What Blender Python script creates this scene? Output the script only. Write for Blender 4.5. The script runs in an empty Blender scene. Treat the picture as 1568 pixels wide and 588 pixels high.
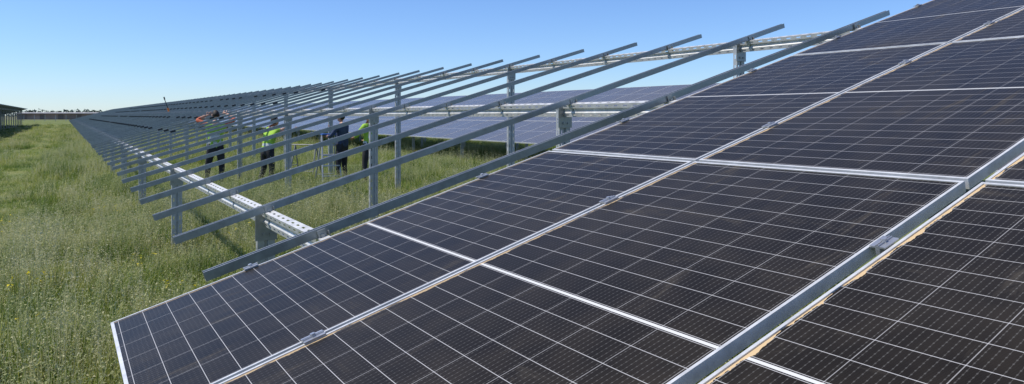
import bpy, bmesh, math, random
import numpy as np
from mathutils import Vector, Matrix
random.seed(7); rng=np.random.default_rng(7)
scene=bpy.context.scene
CAMZ=1.75; YAW=0.5675; TAU=0.2848
ct,st=math.cos(TAU),math.sin(TAU)
U0=0.159; Z0=CAMZ-0.889+U0*math.tan(TAU)
def SP(s,v,n,du=0.0): return (U0+du+s*ct-n*st, v, Z0+s*st+n*ct)
def px(x,y,t):
    r=(x-784)/1076; return Vector((t*(.8432*r+.5375), t*(.8432-.5375*r), CAMZ+t*(176.5-y)/1076))

# ------------------------------------------------------------ node helpers
class N:
    def __init__(s,nt,sock): s.nt=nt; s.s=sock
    def _m(s,op,*a,clamp=False):
        n=s.nt.nodes.new('ShaderNodeMath'); n.operation=op; n.use_clamp=clamp
        for i,b in enumerate((s,)+a):
            if isinstance(b,N): s.nt.links.new(b.s,n.inputs[i])
            else: n.inputs[i].default_value=b
        return N(s.nt,n.outputs[0])
    def __add__(s,b): return s._m('ADD',b)
    def __sub__(s,b): return s._m('SUBTRACT',b)
    def __mul__(s,b): return s._m('MULTIPLY',b)
    def __truediv__(s,b): return s._m('DIVIDE',b)
    def frac(s): return s._m('FRACT')
    def abs(s): return s._m('ABSOLUTE')
    def lt(s,b): return s._m('LESS_THAN',b)
    def gt(s,b): return s._m('GREATER_THAN',b)
    def max(s,b): return s._m('MAXIMUM',b)
    def min(s,b): return s._m('MINIMUM',b)
    def sat(s): return s._m('ADD',0.0,clamp=True)
    def pow(s,b): return s._m('POWER',b)
def newmat(name):
    m=bpy.data.materials.new(name); m.use_nodes=True
    nt=m.node_tree; b=nt.nodes['Principled BSDF']
    return m,nt,b
def noise(nt,vec,scale,detail=3,rough=.5,dist=0):
    n=nt.nodes.new('ShaderNodeTexNoise'); n.inputs['Scale'].default_value=scale
    n.inputs['Detail'].default_value=detail; n.inputs['Roughness'].default_value=rough
    n.inputs['Distortion'].default_value=dist
    if vec is not None: nt.links.new(vec,n.inputs['Vector'])
    return N(nt,n.outputs[0])
def mapping(nt,vec,sc=(1,1,1),rot=(0,0,0)):
    n=nt.nodes.new('ShaderNodeMapping'); n.inputs['Scale'].default_value=sc; n.inputs['Rotation'].default_value=rot
    nt.links.new(vec,n.inputs['Vector']); return n.outputs[0]
def ramp(nt,f,stops):
    n=nt.nodes.new('ShaderNodeValToRGB'); e=n.color_ramp.elements
    while len(e)<len(stops): e.new(.5)
    for el,(p,c) in zip(e,stops): el.position=p; el.color=(c[0],c[1],c[2],1)
    nt.links.new(f.s,n.inputs[0]); return n.outputs[0]
def mix(nt,f,a,b):
    n=nt.nodes.new('ShaderNodeMix'); n.data_type='RGBA'
    for k,v in ((0,f),(6,a),(7,b)):
        if isinstance(v,N): nt.links.new(v.s,n.inputs[k])
        elif isinstance(v,(int,float)): n.inputs[k].default_value=v
        elif isinstance(v,tuple): n.inputs[k].default_value=(v[0],v[1],v[2],1)
        else: nt.links.new(v,n.inputs[k])
    return n.outputs[2]
def coords(nt,kind='Object'):
    n=nt.nodes.new('ShaderNodeTexCoord'); return n.outputs[kind]
def geo(nt):
    n=nt.nodes.new('ShaderNodeNewGeometry'); return n.outputs['Position']
def simple(name,col,rough=.6,metal=0.,var=.15,scale=8):
    m,nt,b=newmat(name)
    c=coords(nt); f=noise(nt,c,scale,4)
    nt.links.new(ramp(nt,f,[(.3,[x*(1-var) for x in col]),(.7,[min(1,x*(1+var)) for x in col])]),b.inputs['Base Color'])
    b.inputs['Roughness'].default_value=rough; b.inputs['Metallic'].default_value=metal
    return m

# ------------------------------------------------------------ materials
def galv(name,col,rough=.42,metal=.55,slots=False):
    m,nt,b=newmat(name)
    p=geo(nt); f=noise(nt,p,14,5,.7); g=noise(nt,p,1.3,2)
    k=(f*.7+g*.3)
    nt.links.new(ramp(nt,k,[(.3,[x*.72 for x in col]),(.7,[x*1.18 for x in col])]),b.inputs['Base Color'])
    nt.links.new((f*.3+(rough-.15)).s,b.inputs['Roughness'])
    b.inputs['Metallic'].default_value=metal
    if slots:
        uv=nt.nodes.new('ShaderNodeUVMap'); sx=nt.nodes.new('ShaderNodeSeparateXYZ'); nt.links.new(uv.outputs[0],sx.inputs[0])
        x=N(nt,sx.outputs[0]); y=N(nt,sx.outputs[1])
        fx=((x/.11).frac()-.5).abs().lt(.20); fy=((y.frac())-.5).abs().lt(.12)
        h=fx*fy
        nt.links.new((h*-1.0+1.0).s,b.inputs['Alpha'])
    return m
M_rail=galv('galvanised_rail',(.34,.355,.35),.38,.45)
M_purl=galv('galvanised_perforated',(.62,.62,.60),.5,.25,True)
M_post=galv('galvanised_post',(.44,.455,.45),.5,.35,True)
M_alu=galv('anodised_aluminium',(.68,.68,.66),.4,.25)
M_clamp=galv('clamp_aluminium',(.6,.6,.6),.35,.7)
M_dark=simple('dark_rubber',(.03,.03,.032),.6)

def panel_mat(name,ior,extra,rough,cellc):
    m,nt,b=newmat(name)
    uv=nt.nodes.new('ShaderNodeUVMap'); sx=nt.nodes.new('ShaderNodeSeparateXYZ'); nt.links.new(uv.outputs[0],sx.inputs[0])
    x=N(nt,sx.outputs[0]); y=N(nt,sx.outputs[1])
    mx=.0095; cp=.1765; my=.015; ch=.0915
    fx=((x-mx)/cp).frac(); dx=(fx-.5).abs()*-1.0+.5
    lx=(dx*cp).lt(.0010)
    y1=y-my; upper=y1.gt(1.108); y2=y1-upper*.02
    fy=(y2/ch).frac(); dy=(fy-.5).abs()*-1.0+.5
    ly=(dy*ch).lt(.0010)
    mid=(y1-1.108).abs().lt(.0052)
    bus=((((x-mx)/(cp/10)).frac()-.5).abs()).lt(.04)
    fing=((((y)/.0046).frac()-.5).abs()).lt(.1)
    pad=(((y/.0152).frac()-.5).abs()).lt(.16)*((((x-mx)/(cp/10)).frac()-.5).abs()).lt(.10)
    p=geo(nt)
    d1=noise(nt,p,1.1,5,.65); d2=noise(nt,mapping(nt,p,(1.2,8,1.2),(0,0,.5)),1.4,6,.72,.6)
    d3=noise(nt,p,60,2,.6); d4=noise(nt,mapping(nt,p,(5,1.2,5),(0,0,.3)),1.5,7,.75,.3)
    dust=((d1-.42)*.4).sat()+((d2-.585)*2.8).sat()*.9+((d4-.60)*3.0).sat()*.8
    dust=(dust*(d3*.9+.5)).sat()
    tone=noise(nt,mapping(nt,p,(3,5,3)),2.0,1)
    cell=ramp(nt,tone,[(.35,tuple(q*.75 for q in cellc)),(.65,tuple(q*1.2 for q in cellc))])
    c=mix(nt,fing*.03,cell,(.3,.3,.3))
    c=mix(nt,bus*.09,c,(.42,.41,.38))
    c=mix(nt,pad*.08,c,(.5,.5,.48))
    c=mix(nt,lx*.42,c,(.62,.61,.60))
    c=mix(nt,ly*.64,c,(.64,.63,.62))
    c=mix(nt,mid,c,(.60,.60,.58))
    c=mix(nt,dust*.30+extra,c,(.38,.33,.26))
    e1=noise(nt,p,9,4,.7)
    ed=(x*-1.0+1.078).lt((e1-.33)*.05)
    at=nt.nodes.new('ShaderNodeAttribute'); at.attribute_name='sand'; sa=N(nt,at.outputs['Fac'])
    ed=ed*sa
    c=mix(nt,ed*.95,c,(.60,.44,.25))
    nt.links.new(c,b.inputs['Base Color'])
    nt.links.new((dust*.45+rough+ed*.5).sat().s,b.inputs['Roughness'])
    b.inputs['IOR'].default_value=ior
    return m
M_pv=panel_mat('photovoltaic_glass',1.16,.010,.30,(.0150,.0118,.0080))
M_pv2=panel_mat('photovoltaic_glass_dust_sky_sheen',1.5,.22,.22,(.014,.013,.012))  # besides dust, an even pale mix paints in the glancing sky reflection

# ------------------------------------------------------------ mesh helpers
def obj_from(name,verts,faces,mats,midx=None,uvs=None,parent=None,smooth=False,attr=None):
    me=bpy.data.meshes.new(name); me.from_pydata([tuple(v) for v in verts],[],faces); 
    for m in mats: me.materials.append(m)
    if midx is not None: me.polygons.foreach_set('material_index',midx)
    if uvs is not None:
        l=me.uv_layers.new(name='UVMap'); l.data.foreach_set('uv',[c for f in uvs for p in f for c in p])
    if attr is not None:
        a=me.attributes.new('sand','FLOAT','FACE'); a.data.foreach_set('value',attr)
    if smooth: me.polygons.foreach_set('use_smooth',[True]*len(me.polygons))
    me.update(); o=bpy.data.objects.new(name,me); scene.collection.objects.link(o)
    if parent: o.parent=parent
    return o
def empty(name):
    e=bpy.data.objects.new(name,None); e.empty_display_size=.3; scene.collection.objects.link(e); return e
class MB:
    def __init__(s): s.v=[];s.f=[];s.uv=[];s.m=[];s.a=[]
    def quad(s,p,uv=None,m=0,a=0.):
        i=len(s.v); s.v+=list(p); s.f.append(tuple(range(i,i+len(p)))); s.uv.append(uv or [(0,0)]*len(p)); s.m.append(m); s.a.append(a)
    def box(s,P,a0,a1,b0,b1,c0,c1,m=0):
        q=[P(a,b,c) for a in(a0,a1) for b in(b0,b1) for c in(c0,c1)]
        for f in((0,1,3,2),(4,6,7,5),(0,4,5,1),(2,3,7,6),(0,2,6,4),(1,5,7,3)): s.quad([q[k] for k in f],m=m)
    def obj(s,name,mats,parent=None,smooth=False): return obj_from(name,s.v,s.f,mats,s.m,s.uv,parent,smooth,s.a)
I3=lambda a,b,c:(a,b,c)

# ------------------------------------------------------------ solar arrays
LP=2.278; LG=.022
def panels(parent,du,cols,pv,dz=0):
    mb=MB()
    P=lambda s,v,n:(lambda q:(q[0],q[1],q[2]+dz))(SP(s,v,n,du))
    lw=.009; sw=.012
    for (va,vb,sand) in cols:
        for i in range(3):
            j=random.uniform(-.0015,.0015)
            s0=i*(LP+LG)+j; s1=s0+LP; th=-.035; nj=random.uniform(-.001,.001)
            mb.box(P,s0,s1,va,va+lw,th,nj,0); mb.box(P,s0,s1,vb-lw,vb,th,nj,0)
            mb.box(P,s0,s0+sw,va+lw,vb-lw,th,nj-.0004,0); mb.box(P,s1-sw,s1,va+lw,vb-lw,th,nj-.0004,0)
            mb.quad([P(s0+sw,va+lw,-.003),P(s1-sw,va+lw,-.003),P(s1-sw,vb-lw,-.003),P(s0+sw,vb-lw,-.003)],
                    [(0,0),(0,LP-2*.013),(1.078,LP-2*.013),(1.078,0)],1,sand)
    return mb.obj('panels',[M_alu,pv],parent)
def strut(mb,P,s0,s1,v,n0,w,h,t=.004):
    prof=[(-w/2,n0),(-w/2+.010,n0),(-w/2+.010,n0-.007),(-w/2+t,n0-.007),(-w/2+t,n0-h+t),(w/2-t,n0-h+t),(w/2-t,n0-.007),(w/2-.010,n0-.007),(w/2-.010,n0),(w/2,n0),(w/2,n0-h),(-w/2,n0-h)]
    k=len(prof)
    for i in range(k):
        a,b=prof[i],prof[(i+1)%k]
        mb.quad([P(s0,v+a[0],a[1]),P(s1,v+a[0],a[1]),P(s1,v+b[0],b[1]),P(s0,v+b[0],b[1])])
    for s in (s0,s1):
        for seg in ((0,1,2,3),(0,3,4,11),(4,5,10,11),(5,6,9,10),(6,7,8,9)):
            mb.quad([P(s,v+prof[q][0],prof[q][1]) for q in seg])
PU=(1.1,3.64,5.95)
RH=.047
def rack(parent,du,v0,v1,rails,posts_from,clamps=None,dz=0):
    P=lambda s,v,n:(lambda q:(q[0],q[1],q[2]+dz))(SP(s,v,n,du))
    mb=MB()
    for v in rails:
        js=random.uniform(-.015,.015); jv=random.uniform(-.008,.008)
        strut(mb,P,.43+js,6.66+js,v+jv,-.037,.040,RH)
    mb.obj('rails',[M_rail],parent)
    mb=MB()
    top=-.037-RH-.001
    for u in PU:
        s=(u-U0)/ct; fl=.055; bt=top-.115
        def strip(a,b,rows):
            mb.quad([P(a[0],v0,a[1]),P(a[0],v1,a[1]),P(b[0],v1,b[1]),P(b[0],v0,b[1])],[(v0,0),(v1,0),(v1,rows),(v0,rows)])
        strip((s,top),(s,top-.038),1); strip((s,top-.038),(s+.014,top-.050),0)
        strip((s+.014,top-.050),(s+.014,top-.065),0); strip((s+.014,top-.065),(s,top-.077),0); strip((s,top-.077),(s,bt),1)
        strip((s,top),(s+fl,top),1); strip((s,bt),(s+fl,bt),1)
        strip((s+fl,top),(s+fl,top-.016),0); strip((s+fl,bt),(s+fl,bt+.016),0)
    mb.obj('purlins',[M_purl],parent)
    mb=MB(); mk=MB()
    v=posts_from
    while v<v1:
        for u in PU:
            s=(u-U0)/ct; zt=P(s,v,-.1)[2]-.03; uu=u+du+.03+.035
            w=.058; d=.05
            def vs(a,b,rows):
                mb.quad([(a[0],a[1],-.3),(b[0],b[1],-.3),(b[0],b[1],zt),(a[0],a[1],zt)],[(-.3,0),(-.3,rows),(zt,rows),(zt,0)])
            x0=uu-w;x1=uu+w;y0=v;y1=v+d
            vs((x0,y0),(uu-.012,y0),1); vs((uu-.012,y0),(uu-.006,y0+.012),0); vs((uu-.006,y0+.012),(uu+.006,y0+.012),0);vs((uu+.006,y0+.012),(uu+.012,y0),0);vs((uu+.012,y0),(x1,y0),1)
            vs((x0,y0),(x0,y1),1); vs((x1,y0),(x1,y1),1); vs((x0,y1),(x0+.014,y1),0); vs((x1,y1),(x1-.014,y1),0)
            mk.box(I3,uu-.075,uu+.07,v-.010,v-.002,zt-.16,zt+.035)
            for bz in(-.13,-.05):
                mk.box(I3,uu-.03,uu-.012,v-.020,v-.010,zt+bz,zt+bz+.018)
                mk.box(I3,uu+.02,uu+.038,v-.020,v-.010,zt+bz,zt+bz+.018)
        v+=4.5
    mb.obj('posts',[M_post],parent); 
    for v in rails:
        for u in PU:
            s=(u-U0)/ct
            mk.box(P,s+.005,s+.05,v-.034,v-.0255,-.165,-.045); mk.box(P,s+.06,s+.064,v-.05,v-.026,-.15,-.06)
            mk.box(P,s+.018,s+.036,v-.042,v-.034,-.085,-.068)
    mk.obj('brackets',[M_rail],parent)
    if clamps:
        mc=MB()
        for (s,v,ln) in clamps:
            mc.box(P,s-ln,s+ln,v-.006,v+.006,-.02,.004)
            mc.box(P,s-ln,s+ln,v-.021,v+.021,.0015,.0062)
            mc.box(P,s-ln,s+ln,v-.005,v-.002,.0062,.010); mc.box(P,s-ln,s+ln,v+.002,v+.005,.0062,.010)
            r=.0085
            ring=[(math.cos(a)*r,math.sin(a)*r) for a in [k*math.pi/3 for k in range(6)]]
            for k in range(6):
                a=ring[k];b=ring[(k+1)%6]
                mc.quad([P(s+a[0],v+a[1],.006),P(s+b[0],v+b[1],.006),P(s+b[0],v+b[1],.016),P(s+a[0],v+a[1],.016)])
            mc.quad([P(s+a[0],v+a[1],.016) for a in ring])
        mc.obj('clamps',[M_clamp],parent)

A=empty('solar_panel_array')
cols=[(2.196,3.285,.35),(1.078,2.176,.7),(-.068,1.030,1.0)]
v=-.088
while v>-7: cols.append((v-1.098,v,.5)); v-=1.118
panels(A,0,cols,M_pv)
rails=[3.688+k*1.154 for k in range(-9,110)]
cl=[]
for i in range(3):
    for q in (.52,1.77): 
        s=i*(LP+LG)+q
        cl+=[(s,2.186,.035),(s,1.054,.035),(s,-.078,.035)]
        cl.append((s+.05,3.288,.03))
rack(A,0,-6,130,rails,4.95-9.0,cl)
mb=MB()
for k,v in enumerate(rails):
    if v>16 and v<75:
        for s in (1.85,2.85,4.05,5.2):
            if random.random()<.93: mb.box(SP,s-.05,s+.05,v-.025,v+.025,-.036,.004)
mb.obj('loose_clamps',[M_dark],A)
B=empty('solar_panel_array')
DU=11.85
c2=[]; v=-4.
while v<135: c2.append((v,v+1.098,0.)); v+=1.118
panels(B,DU,c2,M_pv2)
rack(B,DU,-4,135,[-3.5+k*1.118 for k in range(0,123)],-3)
C=empty('solar_panel_array')
c3=[]; v=45.
while v<142: c3.append((v,v+1.098,0.)); v+=1.118
panels(C,-DU,c3,M_pv2)
rack(C,-DU,45,142,[45.5+k*1.118 for k in range(0,86)],45.5)

# ------------------------------------------------------------ ground
def ground_mat():
    m,nt,b=newmat('meadow_ground')
    p=geo(nt); f=noise(nt,p,.35,6,.65); g=noise(nt,p,9,5,.7)
    sx=nt.nodes.new('ShaderNodeSeparateXYZ'); nt.links.new(p,sx.inputs[0])
    k=(f*.55+g*.45)
    c=ramp(nt,k,[(.35,(.07,.10,.025)),(.5,(.14,.17,.05)),(.62,(.24,.23,.10))])
    far=((N(nt,sx.outputs[1])-300)*.02).sat()
    fs=noise(nt,mapping(nt,p,(.004,.02,1)),1.0,2)
    c=mix(nt,far,c,ramp(nt,fs,[(.4,(.12,.14,.06)),(.5,(.20,.17,.11)),(.6,(.14,.15,.07))]))
    nt.links.new(c,b.inputs['Base Color']); b.inputs['Roughness'].default_value=.95
    b.inputs['Specular IOR Level'].default_value=.1
    return m
gv=[];gf=[]
xs=[-4000,-1000,-300]+list(np.linspace(-100,120,111))+[300,1000,4000]
ys=[-3000,-300]+list(np.linspace(-20,200,111))+[400,1200,5000]
def gz(x,y):
    if abs(x)>115 or y>195 or y<-15: return 0
    return .035*math.sin(x*1.3+.7*math.sin(y*.31))+.03*math.sin(y*.47+x*.2)
for y in ys:
    for x in xs: gv.append((x,y,gz(x,y)))
nx=len(xs)
for j in range(len(ys)-1):
    for i in range(nx-1): gf.append((j*nx+i,j*nx+i+1,(j+1)*nx+i+1,(j+1)*nx+i))
obj_from('ground',gv,gf,[ground_mat()],smooth=True)

# ------------------------------------------------------------ grass
def leafmat(name,ca,cb,cc,trans=.35):
    m=bpy.data.materials.new(name); m.use_nodes=True; nt=m.node_tree
    b=nt.nodes['Principled BSDF']; out=nt.nodes['Material Output']
    oi=nt.nodes.new('ShaderNodeObjectInfo'); p=geo(nt); f=noise(nt,p,.6,5,.65)
    k=(f*.7+N(nt,oi.outputs['Random'])*.3)
    c=ramp(nt,k,[(.36,ca),(.5,cb),(.62,cc)])
    nt.links.new(c,b.inputs['Base Color']); b.inputs['Roughness'].default_value=.6
    b.inputs['Specular IOR Level'].default_value=.2
    t=nt.nodes.new('ShaderNodeBsdfTranslucent'); nt.links.new(c,t.inputs[0])
    ms=nt.nodes.new('ShaderNodeMixShader'); ms.inputs[0].default_value=trans
    nt.links.new(b.outputs[0],ms.inputs[1]); nt.links.new(t.outputs[0],ms.inputs[2]); nt.links.new(ms.outputs[0],out.inputs[0])
    return m
M_gr=leafmat('grass_blades',(.065,.135,.016),(.18,.255,.036),(.37,.38,.10),.42)
M_seed=leafmat('seed_heads',(.32,.36,.14),(.46,.47,.22),(.58,.55,.32),.4)
M_yel=leafmat('yellow_petals',(.7,.58,.02),(.75,.6,.02),(.8,.65,.03),.2)
def blade(mb,x,y,h,w,lean,ang,m=0):
    dx,dy=math.cos(ang),math.sin(ang); px_,py_=-dy*w/2,dx*w/2
    pts=[]
    for k,t in enumerate((0,.5,1)):
        o=lean*t*t; pts.append((x+dx*o,y+dy*o,h*(t-.15*lean*t*t),(1,.75,.06)[k]))
    for a,b in zip(pts[:-1],pts[1:]):
        mb.quad([(a[0]-px_*a[3],a[1]-py_*a[3],a[2]),(a[0]+px_*a[3],a[1]+py_*a[3],a[2]),(b[0]+px_*b[3],b[1]+py_*b[3],b[2]),(b[0]-px_*b[3],b[1]-py_*b[3],b[2])],m=m)
    return pts[-1]
coll=bpy.data.collections.new('grass_clumps')
def clump(kind,seed):
    random.seed(seed); mb=MB()
    nb={'grass':46,'weed':24,'flower':20,'tuft':60,'bush':30}[kind]
    for i in range(nb):
        a=random.uniform(0,6.28); r=.17*math.sqrt(random.random()); 
        h=random.uniform(.12,.30)*(1.25 if kind in('tuft','bush') else 1)
        blade(mb,math.cos(a)*r,math.sin(a)*r,h,random.uniform(.005,.011)*(1.5 if kind=='bush' else 1),random.uniform(.02,.16),random.uniform(0,6.28))
    if kind in('weed','flower','bush'):
        for i in range({'weed':12,'flower':5,'bush':22}[kind]):
            a=random.uniform(0,6.28); r=.16*math.sqrt(random.random()); an=random.uniform(0,6.28); L=random.uniform(.02,.10)
            x,y=math.cos(a)*r,math.sin(a)*r; h=random.uniform(.28,.48)*(1.3 if kind=='bush' else 1)
            blade(mb,x,y,h,.0035,L,an,m=1)
            for k in range(6 if kind=='flower' else 13):
                t=random.uniform(.4,1) if kind!='flower' else random.uniform(.85,1.0)
                cx=x+math.cos(an)*L*t*t+random.uniform(-.02,.02); cy=y+math.sin(an)*L*t*t+random.uniform(-.02,.02); cz=h*t+random.uniform(-.01,.01)
                s=random.uniform(.006,.011)*(1.4 if kind=='flower' else 1.0)
                q=[Vector((random.uniform(-1,1),random.uniform(-1,1),random.uniform(-1,1)))*s for _ in range(3)]
                mb.quad([(cx+w.x,cy+w.y,cz+w.z) for w in q],m=2 if kind=='flower' else 1)
    me=obj_from('clump_'+kind,mb.v,mb.f,[M_gr,M_seed,M_yel],mb.m)
    scene.collection.objects.unlink(me); coll.objects.link(me); return me
kinds=['grass','grass','grass','tuft','weed','weed','weed','weed','flower','bush','bush']
for i,k in enumerate(kinds):
    o=clump(k,100+i); o.name='%02d_clump'%i
random.seed(11)
pts=[];rot=[];scl=[];idx=[]
def bnd(u):
    return .70+.30*math.cos(u*2*math.pi/1.9+.6) if u<-.3 else 1.0
def put(n,t0,t1,pw):
    for _ in range(n):
        q=random.random(); 
        if pw==2: t=math.sqrt(t0*t0+(t1*t1-t0*t0)*q)
        else: t=(t0**pw+(t1**pw-t0**pw)*q)**(1/pw)
        r=random.uniform(-.98,.45)
        u=t*(.8432*r+.5375); v=t*(.8432-.5375*r)
        if v>150 : continue
        s=1+min(t,60)/40
        patch=.5+.5*math.sin(u*.9+1.3*math.sin(v*.35))*math.sin(v*.55+.8*math.sin(u*.6))
        p2=.5+.5*math.sin(u*2.3+1.7*math.sin(v*1.1))*math.sin(v*1.9+1.1*math.sin(u*1.7))
        hz=(.48+.5*patch+.4*p2)*random.uniform(.7,1.3)*bnd(u)
        pts.append((u,v,gz(u,v)-.02)); rot.append((random.uniform(-.12,.12),random.uniform(-.12,.12),random.uniform(0,6.28)))
        scl.append((s,s,hz)); 
        k=random.random()
        if k<.003: i=8
        elif k<.02+.2*p2*patch: i=random.choice([9,10])
        elif k<.25+.45*patch: i=random.choice([4,5,6,7])
        else: i=random.choice([0,1,2,3])
        idx.append(i)
put(8500,3.2,12,2); put(21000,12,150,.3)
me=bpy.data.meshes.new('meadow_grass'); me.from_pydata(pts,[],[])
a=me.attributes.new('rot','FLOAT_VECTOR','POINT'); a.data.foreach_set('vector',[c for r in rot for c in r])
a=me.attributes.new('scl','FLOAT_VECTOR','POINT'); a.data.foreach_set('vector',[c for r in scl for c in r])
a=me.attributes.new('idx','INT','POINT'); a.data.foreach_set('value',idx)
go=bpy.data.objects.new('meadow_grass',me); scene.collection.objects.link(go)
ng=bpy.data.node_groups.new('scatter_grass','GeometryNodeTree')
ng.interface.new_socket('Geometry',in_out='INPUT',socket_type='NodeSocketGeometry')
ng.interface.new_socket('Geometry',in_out='OUTPUT',socket_type='NodeSocketGeometry')
gi=ng.nodes.new('NodeGroupInput'); gout=ng.nodes.new('NodeGroupOutput')
iop=ng.nodes.new('GeometryNodeInstanceOnPoints'); ci=ng.nodes.new('GeometryNodeCollectionInfo')
ci.inputs['Collection'].default_value=coll; ci.inputs['Separate Children'].default_value=True; ci.inputs['Reset Children'].default_value=True
def na(name,dt):
    n=ng.nodes.new('GeometryNodeInputNamedAttribute'); n.data_type=dt; n.inputs['Name'].default_value=name
    return next(o for o in n.outputs if o.enabled and o.name=='Attribute')
ng.links.new(gi.outputs[0],iop.inputs['Points']); ng.links.new(ci.outputs[0],iop.inputs['Instance'])
iop.inputs['Pick Instance'].default_value=True
ng.links.new(na('idx','INT'),iop.inputs['Instance Index']); ng.links.new(na('rot','FLOAT_VECTOR'),iop.inputs['Rotation']); ng.links.new(na('scl','FLOAT_VECTOR'),iop.inputs['Scale'])
ng.links.new(iop.outputs[0],gout.inputs[0])
md=go.modifiers.new('scatter','NODES'); md.node_group=ng

# ------------------------------------------------------------ distance
F=Vector((.5375,.8432,0)); R=Vector((.8432,-.5375,0))
def FR(f,r,z): p=F*f+R*r; return (p.x,p.y,z)
M_tree=simple('distant_foliage',(.08,.11,.09),.9,var=.4,scale=.2)
mb=MB(); random.seed(3)
r=-800
while r<900:
    h=5.0+2.4*(math.sin(r*.021)+math.sin(r*.057+1)*.6)+random.uniform(0,2); r+=random.uniform(1.0,2.2)
    for k in range(16):
        cx=r+random.uniform(-4,4); cz=random.uniform(0,1)*h; f=720+random.uniform(-6,6); s=random.uniform(1,2.2)
        q=[(cx+random.uniform(-s,s),f+random.uniform(-s,s),max(0,cz+random.uniform(-s,s))) for _ in range(3)]
        mb.quad([FR(b,a,c) for a,b,c in q])
mb.obj('distant_tree_line',[M_tree])
sh=empty('long_farm_shed')
M_roof=simple('shed_roof',(.30,.29,.28),.7,scale=.4); M_wall=simple('shed_wall',(.25,.185,.145),.85,var=.4,scale=.15); M_op=simple('shed_opening',(.12,.095,.08),.9)
mb=MB(); P=lambda a,b,c:FR(b,a,c)
mb.box(P,-206,-120,290,304,2.4,2.6); mb.quad([P(-206,290,2.6),P(-120,290,2.6),P(-120,297,3.0),P(-206,297,3.0)]); mb.quad([P(-206,304,2.6),P(-120,304,2.6),P(-120,297,3.0),P(-206,297,3.0)])
mb.obj('roof',[M_roof],sh)
mb=MB(); mb.box(P,-205,-121,291,303,0,2.4); mb.obj('walls',[M_wall],sh)
mb=MB()
a=-203
while a<-124: 
    mb.box(P,a,a+2.2,290.9,290.99,0.1,2.1); a+=7.5
mb.obj('doors',[M_op],sh)
fe=MB()
a=-190
while a<-90:
    fe.box(P,a,a+.08,200,200.08,0,1.9); a+=3
for z in (.3,.7,1.1,1.5,1.85): fe.box(P,-190,-90,200.02,200.04,z,z+.03)
fe.obj('wire_fence',[M_rail])

# ------------------------------------------------------------ people
def skinned(chain_pts,edges,radii,root,sub=2):
    me=bpy.data.meshes.new('sk'); me.from_pydata(chain_pts,edges,[]); o=bpy.data.objects.new('sk',me); scene.collection.objects.link(o)
    o.modifiers.new('s','SKIN')
    if not me.skin_vertices: bpy.context.view_layer.objects.active=o
    sv=me.skin_vertices[0].data
    for i,r in enumerate(radii): sv[i].radius=r if isinstance(r,tuple) else (r,r); sv[i].use_root=(i==root)
    ss=o.modifiers.new('sub','SUBSURF'); ss.levels=sub; ss.render_levels=sub
    dg=bpy.context.evaluated_depsgraph_get(); dg.update()
    ev=o.evaluated_get(dg).to_mesh()
    vs=[tuple(v.co) for v in ev.vertices]; fs=[tuple(p.vertices) for p in ev.polygons]
    bpy.data.objects.remove(o)
    return vs,fs
M_skin=simple('skin',(.45,.26,.18),.55,var=.08); M_hv=simple('hi_vis_fabric',(.32,.54,.05),.8,var=.2)
M_blk=simple('black_workwear',(.022,.022,.026),.85,var=.3); M_org=simple('red_orange_fabric',(.55,.13,.06),.8)
M_navy=simple('navy_fabric',(.03,.05,.11),.85,var=.3); M_hair=simple('dark_hair',(.02,.014,.01),.7); M_white=simple('reflective_tape',(.50,.53,.50),.4)
M_boot=simple('work_boots',(.06,.04,.025),.8); M_eye=simple('eyes',(.02,.02,.02),.3); M_lip=simple('lips',(.35,.13,.1),.5)
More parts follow.
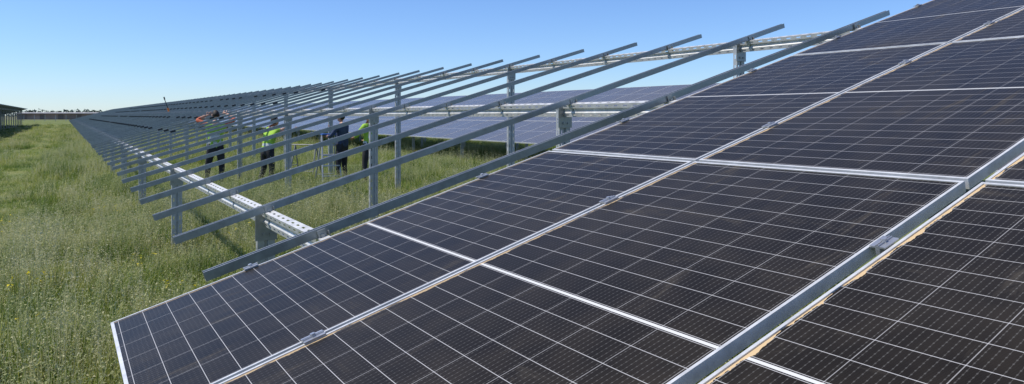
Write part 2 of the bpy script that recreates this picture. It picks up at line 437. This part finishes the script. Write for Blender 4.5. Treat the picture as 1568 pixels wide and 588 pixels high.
def worker(loc,yaw,J,sleeve,torso,pants,tape=True,scale=1.0):
    root=empty('construction_worker'); root.location=loc; root.rotation_euler=(0,0,yaw); root.scale=(scale,)*3
    names=['pel','sp1','chest','neck','neckt','shL','elL','wrL','shR','elR','wrR','hipL','knL','anL','toL','hipR','knR','anR','toR']
    D=dict(pel=(0,0,.95),sp1=(0,0,1.12),chest=(0,0,1.34),neck=(0,0,1.5),neckt=(0,.02,1.57),
      shL=(-.18,0,1.44),elL=(-.25,-.02,1.16),wrL=(-.26,.08,.92),shR=(.18,0,1.44),elR=(.25,-.02,1.16),wrR=(.26,.08,.92),
      hipL=(-.1,0,.88),knL=(-.13,.03,.5),anL=(-.13,-.02,.09),toL=(-.15,.15,.045),hipR=(.1,0,.88),knR=(.13,.03,.5),anR=(.13,-.02,.09),toR=(.15,.15,.045))
    D.update(J)
    Rd=dict(pel=(.16,.12),sp1=(.145,.11),chest=(.17,.12),neck=(.075,.07),neckt=(.055,.055),shL=.07,elL=.05,wrL=.032,shR=.07,elR=.05,wrR=.032,
      hipL=.105,knL=.07,anL=.048,toL=.042,hipR=.105,knR=.07,anR=.048,toR=.042)
    E=[('pel','sp1'),('sp1','chest'),('chest','neck'),('neck','neckt'),('chest','shL'),('shL','elL'),('elL','wrL'),('chest','shR'),('shR','elR'),('elR','wrR'),
       ('pel','hipL'),('hipL','knL'),('knL','anL'),('anL','toL'),('pel','hipR'),('hipR','knR'),('knR','anR'),('anR','toR')]
    vs,fs=skinned([D[n] for n in names],[(names.index(a),names.index(b)) for a,b in E],[Rd[n] for n in names],0)
    mats=[M_skin,torso,pants,M_boot,sleeve,M_white]
    def seg(p,a,b):
        a=Vector(a);b=Vector(b);d=b-a;t=max(0,min(1,(p-a).dot(d)/d.dot(d))); return (p-a-d*t).length,t
    mi=[]
    for f in fs:
        c=Vector((0,0,0))
        for i in f:c+=Vector(vs[i])
        c/=len(f)
        best=min(((seg(c,D[a],D[b]),a,b) for a,b in E),key=lambda q:q[0][0])
        (d,t),a,b=best
        if b in('toL','toR') or (b in('anL','anR') and t>.85): m=3
        elif b[:2] in('hi','kn','an'): m=2
        elif b[:2]=='el': m=4 if t>.1 else 1
        elif b[:2]=='wr': m=0 if t>.35 or sleeve is M_skin else 4
        elif b=='neckt' or (b=='neck' and t>.75): m=0
        elif a=='pel' and t<.1: m=2
        else:
            m=1
            if tape and ((b=='chest' and .3<t<.45) or (b=='sp1' and .5<t<.7)): m=5
        mi.append(m)
    obj_from('body',vs,fs,mats,mi,parent=root,smooth=True)
    hv=[];hf=[]
    for side,el,wr in((-1,'elL','wrL'),(1,'elR','wrR')):
        w=Vector(D[wr]); d=(w-Vector(D[el])).normalized(); up=Vector((0,1,0)) if abs(d.y)<.8 else Vector((0,0,1))
        sd=d.cross(up).normalized()*side; nn=sd.cross(d).normalized()
        pv=[w,w+d*.045,w+d*.09]; v1,f1=skinned([tuple(q) for q in pv],[(0,1),(1,2)],[(.028,.02),(.042,.016),(.038,.014)],0,1)
        o=len(hv);hv+=v1;hf+=[tuple(i+o for i in f) for f in f1]
        for k,(off,L) in enumerate(((-.03,.068),(-.01,.078),(.011,.072),(.031,.056))):
            b=w+d*.078+sd*off; q=[b,b+d*L*.45+nn*.004,b+d*L*.78+nn*.022,b+d*L*.9+nn*.042]
            v1,f1=skinned([tuple(p) for p in q],[(0,1),(1,2),(2,3)],[.0095,.009,.008,.007],0,1); o=len(hv);hv+=v1;hf+=[tuple(i+o for i in f) for f in f1]
        b=w+d*.025-sd*.028; q=[b,b-sd*.025+d*.025+nn*.01,b-sd*.033+d*.055+nn*.02]
        v1,f1=skinned([tuple(p) for p in q],[(0,1),(1,2)],[.012,.011,.009],0,1); o=len(hv);hv+=v1;hf+=[tuple(i+o for i in f) for f in f1]
    obj_from('hands',hv,hf,[M_skin],parent=root,smooth=True)
    hc=Vector(D['neckt'])+Vector((0,.02,.10))
    bm=bmesh.new(); bmesh.ops.create_uvsphere(bm,u_segments=32,v_segments=24,radius=1)
    for v in bm.verts:
        x,y,z=v.co
        w=1.0 if z>-.1 else 1-.35*(-.1-z)/.9
        v.co=Vector((x*.076*w,y*.096*(1 if z>-.2 else .88)+(.008 if z<-.3 else 0),z*.118))
        if y>.6:
            nz=max(0,1-abs(x)/.16)*max(0,1-abs(z+.08)/.24); v.co.y+=.026*nz
            ey=max(0,1-abs(abs(x)-.36)/.18)*max(0,1-abs(z-.06)/.14); v.co.y-=.010*ey
            lp=max(0,1-abs(x)/.3)*max(0,1-abs(z+.48)/.1); v.co.y+=.006*lp
            ch=max(0,1-abs(x)/.3)*max(0,1-abs(z+.8)/.18); v.co.y+=.010*ch
    for f in bm.faces:
        c=f.calc_center_median(); z=c.z/.118; y=c.y/.096; f.smooth=True
        f.material_index=1 if (z>.48 or (y<-.05 and z>-.45) or (y<.25 and z>.2)) else 0
        if y>.75 and -.56<z<-.42 and abs(c.x)<.028: f.material_index=2
    for v in bm.verts:
        if v.co.z/.118>.48 or (v.co.y<0 and v.co.z/.118>-.4): v.co*=1.06
    for s in(-1,1):
        r=bmesh.ops.create_uvsphere(bm,u_segments=10,v_segments=8,radius=1)
        for v in r['verts']: v.co=Vector((s*.078+v.co.x*.010,-.004+v.co.y*.018,-.005+v.co.z*.032))
        r=bmesh.ops.create_uvsphere(bm,u_segments=10,v_segments=8,radius=.0105)
        for v in r['verts']:
            v.co+=Vector((s*.029,.083,.006))
            for f in v.link_faces: f.material_index=3
    me=bpy.data.meshes.new('head'); bm.to_mesh(me); bm.free()
    for m in(M_skin,M_hair,M_lip,M_eye): me.materials.append(m)
    h=bpy.data.objects.new('head',me); scene.collection.objects.link(h); h.parent=root; h.location=hc; h.rotation_euler=HR
    return root
def gp(x,t): 
    p=px(x,176.5,t); return Vector((p.x,p.y,gz(p.x,p.y)))
VIEW=-YAW
HR=(-.35,0,.3)
worker(gp(330,16.8),VIEW+.3,dict(elL=(-.40,.06,1.56),wrL=(-.22,.22,1.66),elR=(.42,.04,1.58),wrR=(.22,.20,1.70),knL=(-.16,.03,.5),anL=(-.19,-.02,.09),toL=(-.22,.15,.045)),M_org,M_hv,M_blk,scale=1.05)
HR=(.25,0,-.3)
worker(gp(409,16.8),VIEW-.5,dict(chest=(0,.12,1.32),neck=(0,.18,1.47),neckt=(0,.22,1.53),sp1=(0,.04,1.12),shL=(-.18,.16,1.42),shR=(.18,.16,1.42),elL=(-.26,.38,1.32),wrL=(-.2,.6,1.42),elR=(.26,.38,1.3),wrR=(.22,.62,1.40),anL=(-.2,-.1,.09),toL=(-.22,.08,.045)),M_skin,M_hv,M_blk)
HR=(.1,0,.3)
worker(gp(524,17.4),VIEW+1.2,dict(elR=(.30,.18,1.28),wrR=(.22,.42,1.38),elL=(-.28,.14,1.2),wrL=(-.2,.36,1.2)),M_navy,M_navy,M_blk,False)
HR=(.1,0,0)
worker(gp(566,17.2),VIEW+.9,dict(elL=(-.28,.14,1.2),wrL=(-.2,.38,1.15),elR=(.30,.1,1.2),wrR=(.22,.36,1.1)),M_hv,M_hv,M_blk)

def tube(mb,a,b,r):
    a=Vector(a);b=Vector(b);d=(b-a).normalized();x=d.orthogonal().normalized();y=d.cross(x)
    ra=[a+(x*math.cos(k*math.pi/3)+y*math.sin(k*math.pi/3))*r for k in range(6)]; rb=[q+(b-a) for q in ra]
    for k in range(6): mb.quad([tuple(ra[k]),tuple(ra[(k+1)%6]),tuple(rb[(k+1)%6]),tuple(rb[k])])
    mb.quad([tuple(q) for q in ra]); mb.quad([tuple(q) for q in rb])
M_lad=simple('ladder_aluminium',(.42,.44,.46),.5,.4)
L=empty('step_ladder'); L.location=gp(503,17.4); L.rotation_euler=(0,0,VIEW+.5)
mb=MB()
for s in(-1,1):
    tube(mb,(s*.24,-.42,0),(s*.16,0,1.25),.02); tube(mb,(s*.24,.42,0),(s*.16,0,1.25),.02)
for k in range(1,5):
    t=k/5; w=.24-.08*t; y=-.42*(1-t); mb.box(I3,-w,w,y-.04,y+.04,1.25*t-.015,1.25*t+.015)
    if k in(1,3): tube(mb,(-w,.42*(1-t),1.25*t),(w,.42*(1-t),1.25*t),.013)
mb.obj('frame',[M_lad],L)
mb=MB(); mb.box(I3,-.18,.18,-.12,.12,1.25,1.28); mb.obj('platform',[simple('blue_plastic',(.05,.15,.5),.5)],L)
T=empty('folding_trestle'); T.location=gp(468,19); T.rotation_euler=(0,0,VIEW-.2)
mb=MB()
for s in(-1,1):
    tube(mb,(s*.35,-.3,0),(s*.3,0,.95),.018); tube(mb,(s*.35,.3,0),(s*.3,0,.95),.018); tube(mb,(s*.33,-.17,.4),(s*.33,.17,.4),.012)
tube(mb,(-.4,0,.95),(.4,0,.95),.016); tube(mb,(-.34,-.22,.25),(.34,-.22,.25),.012)
mb.obj('frame',[simple('trestle_steel',(.22,.23,.24),.6,.3)],T)

W_=empty('long_handled_screwdriver'); b=px(257,170,30); 
W_.location=(b.x,b.y,b.z-.02)
mb=MB(); tube(mb,(0,0,.14),(-.12,0.0,.50),.016); tube(mb,(-.12,0,.50),(-.15,0,.62),.028); mb.obj('shaft',[M_dark],W_)
mb=MB(); tube(mb,(.045,0,-.02),(0,0,.15),.04); mb.obj('handle',[simple('orange_plastic',(.75,.22,.05),.5)],W_)

# ------------------------------------------------------------ light, sky, camera
EL=math.radians(56); AZ=math.radians(-62)
w=bpy.data.worlds.new('World'); scene.world=w; w.use_nodes=True; nt=w.node_tree
sk=nt.nodes.new('ShaderNodeTexSky'); sk.sky_type='NISHITA'; sk.sun_disc=False; sk.sun_elevation=EL; sk.sun_rotation=AZ
sk.air_density=1.0; sk.dust_density=.05; sk.ozone_density=4.0
bg=nt.nodes['Background']
mx=nt.nodes.new('ShaderNodeMix'); mx.data_type='RGBA'; mx.blend_type='MULTIPLY'; mx.inputs[0].default_value=1; mx.inputs[7].default_value=(.80,.98,1.32,1)
nt.links.new(sk.outputs[0],mx.inputs[6]); nt.links.new(mx.outputs[2],bg.inputs[0])
bg.inputs[1].default_value=.118
sd=Vector((math.sin(AZ)*math.cos(EL),math.cos(AZ)*math.cos(EL),math.sin(EL)))
l=bpy.data.lights.new('sun','SUN'); l.energy=5.0; l.angle=math.radians(.5); l.color=(1,.94,.84)
lo=bpy.data.objects.new('sun',l); scene.collection.objects.link(lo); lo.rotation_euler=sd.to_track_quat('Z','Y').to_euler()
cd=bpy.data.cameras.new('camera'); co=bpy.data.objects.new('camera',cd); scene.collection.objects.link(co)
co.location=(0,0,CAMZ); co.rotation_euler=(math.pi/2,0,-YAW); cd.sensor_width=36; cd.lens=36*1076/1568; cd.shift_y=-(294-176.5)/1568
cd.clip_start=.05; cd.clip_end=12000; scene.camera=co
scene.view_settings.view_transform='Standard'; scene.view_settings.look='None'; scene.view_settings.exposure=0
